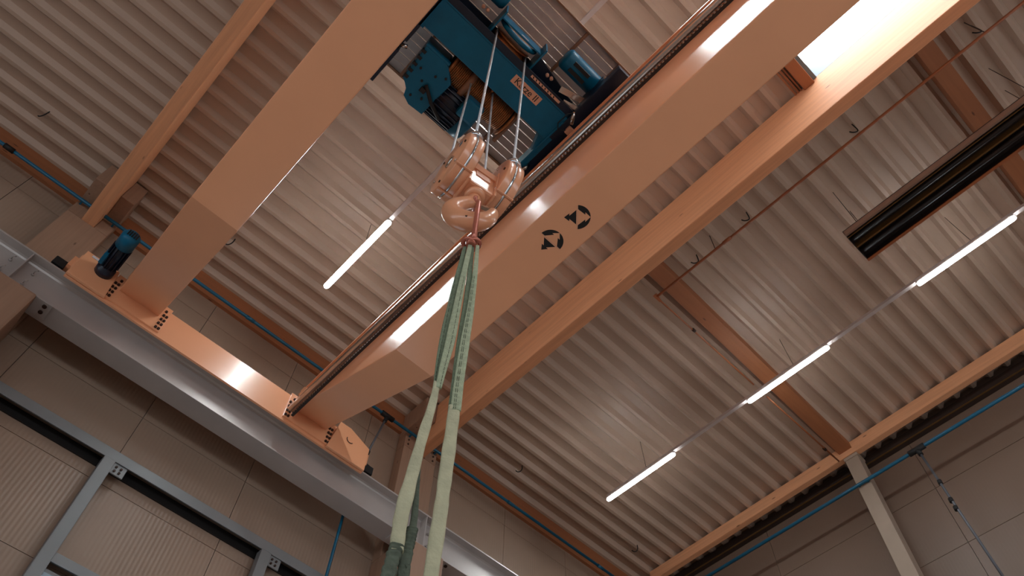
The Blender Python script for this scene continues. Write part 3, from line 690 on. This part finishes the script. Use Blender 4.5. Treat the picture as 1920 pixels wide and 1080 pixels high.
# right sling
s2 = empty('webbing_sling', (1.30, 1.83, .6), 'green webbing sling, right leg, in a smooth pale sleeve', 'sling')
pd = [(1.286, 1.849, 4.262), (1.294, 1.846, 3.899), (1.298, 1.844, 3.556), (1.299, 1.843, 3.255), (1.303, 1.840, 2.908), (1.305, 1.839, 2.706)]
pe = [(1.302, 1.819, 4.262), (1.309, 1.816, 3.880), (1.309, 1.816, 3.538), (1.305, 1.820, 3.237), (1.302, 1.821, 2.889), (1.304, 1.820, 2.699)]
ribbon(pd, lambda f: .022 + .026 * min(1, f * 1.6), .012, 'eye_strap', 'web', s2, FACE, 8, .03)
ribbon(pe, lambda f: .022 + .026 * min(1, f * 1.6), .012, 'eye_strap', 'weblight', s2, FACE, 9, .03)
stitches(pe[1:], -.010, 'stitching', s2, FACE); stitches(pe[1:], -.002, 'stitching', s2, FACE)
pf = [(1.303, 1.830, 2.732), (1.304, 1.830, 2.532), (1.304, 1.830, 2.282), (1.304, 1.829, 2.115), (1.302, 1.831, 1.867), (1.301, 1.832, 1.3), (1.30, 1.834, .6)]
ribbon(pf, .055, lambda f: .024 + .006 * f, 'sleeve', 'sleeve', s2, FACE, 10, .065, nsub=9)

# ------------------------------------------------------------------ linear lights
LH = 9.87; rows = (1.885, 7.945)
NAMES = {(0, 0): 'lit linear ceiling light between the crane girders beside the hook', (1, 0): 'lit linear ceiling light nearest the corner, lowest of the right row',
         (1, 1): 'lit linear ceiling light crossing the brown purlin, middle of the right row', (1, 2): 'lit linear ceiling light beside the dark heater, topmost of the right row'}
OTH = ('lit linear ceiling light of the row behind the trolley', 'lit linear ceiling light farther back over the hall')
def luminaire(x, y0, label, group):
    r = empty('linear_light', (x, y0 + .75, LH), label, 'light', group)
    MB().box(x - .036, x + .036, y0, y0 + 1.5, LH + .015, LH + .06, .006).build('housing', 'lampbody', r)
    n = 8; m = MB()
    m.tube([(x, y0 + .045 - .045 * math.cos(math.pi / 2 * k / 4), LH + .012) for k in range(4)] + [(x, y0 + .045, LH + .012), (x, y0 + 1.455, LH + .012)] +
           [(x, y0 + 1.455 + .045 * math.sin(math.pi / 2 * k / 4), LH + .012) for k in range(1, 5)],
           [(.02, .012 + .031 * math.sin(math.pi / 2 * k / 4)) for k in range(4)] + [(.02, .043), (.02, .043)] + [(.02, .012 + .031 * math.cos(math.pi / 2 * k / 4)) for k in range(1, 5)], 12, up=(0, 0, 1))
    m.build('diffuser', 'lamp', r)
    return r
for i, x in enumerate((1.885, 7.945)):
    for k in range(6):
        y0 = .637 * 9.87 - 1.5 - 3.01 * k
        lab = NAMES.get((i, k)) or (OTH[0] if (i == 0 and k < 3) else OTH[1])
        luminaire(x, y0, lab, 'linear ceiling lights in rows')
    if i < 2:
        tr_ = empty('light_trunk_rail', (x, 0, LH), ('white mounting rail carrying the light between the girders', 'white mounting rail carrying the right row of lights')[i], 'rail')
        MB().box(x - .03, x + .03, -11, .637 * 9.87 - .02, LH + .06, LH + .11).build('rail', 'lampbody', tr_)
        for k in range(6):
            yy = .637 * 9.87 - .9 - 3.01 * k
            MB().tube([(x, yy, LH + .11), (x - .02, yy + .02, hc(yy))], .004, 5).build('hanger_wire', 'darksteel', tr_)

# ------------------------------------------------------------------ pipes
def pipe(pts, r, name, mat, par=None, n=10): return MB().tube(pts, r, n).build(name, mat, par)
p = empty('air_pipe', (2, 7.62, 10), 'blue compressed air pipe running along the crane runway wall', 'pipe')
pipe([(-7.2, 7.62, 10.0), (10.9, 7.62, 10.0)], .027, 'pipe_run', 'blue', p)
for x in (-2.49, 1.43, 6.9, 9.2):
    MB().cyl((x - .07, 7.62, 10.0), (x + .07, 7.62, 10.0), .04 if x < 0 else .031, 14).build('coupling', 'black' if x < 0 else 'blue', p)
MB().cyl((4.00, 7.62, 10.0), (4.24, 7.62, 10.0), .045, 14).build('tee_fitting', 'rubber', p)
pipe([(4.12, 7.62, 10.0), (4.09, 7.62, 9.85)], .035, 'tee_fitting', 'rubber', p)
pipe([(4.09, 7.62, 9.85), (3.93, 7.62, 8.95)], .018, 'drop_pipe', 'greypipe', p)
pipe([(3.945, 7.62, 9.03), (3.925, 7.62, 8.9)], .032, 'valve', 'rubber', p)
MB().box(3.82, 4.0, 7.56, 7.68, 8.60, 8.72, .01).build('valve_box', 'rubber', p)
pipe([(3.93, 7.62, 8.95), (3.90, 7.62, 8.74), (3.82, 7.62, 8.45), (3.82, 7.62, 1.0)], .02, 'drop_pipe', 'blue', p)
for x in (XA - .25, XA + .25, XB - .27, XB + .27):
    MB().box(x - .012, x + .012, 7.645, 7.698, 9.985, 10.015).build('pipe_clip', 'blue', p)
p2 = empty('air_pipe', (10.98, 2, 10.19), 'blue compressed air pipe running along the gable wall', 'pipe')
GX = 10.5
hp = GX / 1.078
pipe([(GX, -6, hp), (GX, 7.6, hp)], .03, 'pipe_run', 'blue', p2)
MB().cyl((GX, 1.80, hp), (GX, 2.08, hp), .05, 14).build('tee_fitting', 'rubber', p2)
pipe([(GX, 1.93, hp), (GX + .0, 1.92, hp - .13)], .04, 'tee_fitting', 'rubber', p2)
pipe([(GX, 1.92, hp - .1), (GX, 1.88, 8.5), (GX, 1.84, 7.2)], .019, 'drop_pipe', 'greypipe', p2)
pipe([(GX, 1.84, 7.2), (GX, 1.80, 2.0)], .019, 'drop_pipe', 'blue', p2)
for z in (8.95, 8.58, 8.42): MB().cyl((GX, 1.895, z), (GX, 1.893, z + .07), .034, 10).build('union', 'rubber', p2)
for y in (2.87, 3.03): MB().box(GX + .02, 10.55, y - .012, y + .012, hp - .012, hp + .012).build('pipe_clip', 'blue', p2)
gs = empty('gas_pipe', (5.68, 0, 10.3), 'thin brown gas pipe hung below the roof beside the lit beam', 'pipe')
pipe([(5.68, -6, 10.3), (5.68, 3.12, 10.3)], .02, 'pipe_run', 'rust', gs)
MB().cyl((5.68, 1.72, 10.3), (5.68, 1.86, 10.3), .028, 10).build('union', 'rust', gs)
MB().prism([(5.60, 3.12, 10.25), (5.76, 3.12, 10.25), (5.68, 3.12, 10.40)], (0, .03, 0)).build('end_bracket', 'rust', gs)
pipe([(5.68, 3.12, 10.3), (5.80, 3.14, 10.3), (8.05, 3.13, 10.3)], .014, 'branch_pipe', 'rust', gs)
pipe([(8.4, 3.13, 10.3), (10.4, 3.12, 10.3)], .014, 'branch_pipe', 'rust', gs)
for x in (6.55, 10.0): MB().cyl((x - .03, 3.13, 10.3), (x + .03, 3.13, 10.3), .026, 10).build('union', 'bolt', gs)
for y in (-5, -2.3, 2.0): pipe([(5.68, y, 10.3), (5.68, y, hc(y) + .1)], .006, 'hanger', 'darksteel', gs, 6)
# hooks for the pipes in the roof sheets
HK = [((1397, 410), .543, .135, 'third from top beside the gas pipe'), ((1302, 490), .545, .227, 'lowest beside the gas pipe'), ((1600, 245), .542, -.041, 'second from top beside the gas pipe'),
      ((1830, 60), .542, -.216, 'topmost beside the gas pipe'), ((973, 880), .645, .694, 'near the eaves beam right of the slings'), ((1190, 1030), .929, .685, 'in the corner near the gable beam'), ((430, 455), .047, .673, 'just right of the left girder'), ((80, 215), -.238, .686, 'at the far left near the wall')]
for _, rx, ry, lb in HK:
    h = 10.55; x, y = rx * h, ry * h
    pts = [(x + .03, y - .05, hc(y) + .02), (x + .03, y - .05, h + .0), (x + .015, y - .02, h - .05), (x - .015, y + .02, h - .055), (x - .035, y + .045, h - .02)]
    tag(MB().tube(spline(pts, 3), .009, 6).build('ceiling_hook', 'rubber'), 'small dark wire hook in the roof, ' + lb, 'hook', 'wire hooks in the roof')

# ------------------------------------------------------------------ radiant heater
ht = empty('radiant_heater', (6.63, -3, 9.6), 'long dark radiant heater trough hung under the roof at right', 'heater')
hy0, hy1, hx0, hx1, hz = -6.0, .52, 6.365, 6.895, 9.6
MB().box(hx0, hx1, hy0, hy1, hz + .10, hz + .115).build('top_plate', 'heater', ht)
MB().box(hx0, hx0 + .012, hy0, hy1, hz, hz + .10).build('side_plate', 'heater_edge', ht)
MB().box(hx1 - .012, hx1, hy0, hy1, hz, hz + .10).build('side_plate', 'heater', ht)
MB().box(hx0, hx1, hy1 - .01, hy1, hz, hz + .10).build('end_plate', 'heater', ht)
MB().box(hx0 - .01, hx0 + .02, hy0, hy1, hz - .008, hz).build('edge_rail', 'heater_edge', ht); MB().box(hx0 + .05, hx0 + .062, hy0, hy1, hz - .004, hz + .01).build('edge_rail', 'gold', ht)
MB().box(hx1 - .02, hx1 + .02, hy0, hy1, hz - .012, hz).build('edge_rail', 'rust', ht)
for xx in (hx0 + .15, hx1 - .14): MB().cyl((xx, hy0, hz + .05), (xx, hy1 - .02, hz + .05), .04, 16).build('radiant_tube', 'heater', ht)
MB().box((hx0 + hx1) / 2 - .012, (hx0 + hx1) / 2 + .012, hy0, hy1, hz, hz + .10).build('divider_strip', 'gold', ht)
for y in (.3, -2.2, -4.6):
    for x in (hx0 + .05, hx1 - .05): MB().tube([(x, y, hz + .115), (x, y, hc(y) + .02)], .005, 5).build('hanger_wire', 'darksteel', ht)

# ------------------------------------------------------------------ steel frame on the wall under the runway
fr = empty('wall_frame', (2, 7.8, 5), 'grey steel frame with posts on the wall below the runway', 'frame')
def channel(x0, x1, z0, z1, nm):
    c = MB().box(x0, x1, 7.745, 7.757, z0, z1, .003).build(nm, 'grey', fr)
    MB().box(x0, x1, 7.757, YW, z1 - .012, z1).build('flange', 'grey', c)
    return c
channel(-7.2, 4.55, 6.61, 6.75, 'top_rail')
MB().box(-7.2, 4.55, 7.90, 7.915, 6.56, 6.70).build('dark_gap', 'black', fr)  # black strip painting in the shade under the rail
for x in (.80, 2.94):
    q = MB().box(x + .0, x + .14, 7.73, 7.85, 1.0, 6.61, .008).build('post', 'grey', fr)
    MB().box(x + .14, x + .30, 7.76, 7.775, 6.46, 6.61).build('gusset_plate', 'grey', fr)
    for a in (0, 1):
        for b in (0, 1): MB().cyl((x + .18 + a * .06, 7.745, 6.50 + b * .06), (x + .18 + a * .06, 7.762, 6.50 + b * .06), .015, 8).build('bolt', 'bolt', fr)
channel(.94, 2.94, 5.21, 5.32, 'mid_rail')
MB().box(.94, 2.94, 7.80, 7.90, 5.12, 5.16, .004).build('window_bar', 'grey', fr)
tag(MB().box(.96, 2.92, 7.88, 7.90, 1.2, 5.12).build('window_12', 'pane'), kind='structure')  # window whose glow is added to brighten the undersides above it
tag(MB().box(3.10, 4.50, 7.88, 7.90, 1.2, 5.12).build('window_13', 'pane'), kind='structure')  # out of view, added for the same upward fill light

for o in bpy.data.objects:
    if '_o' in o: del o['_o']
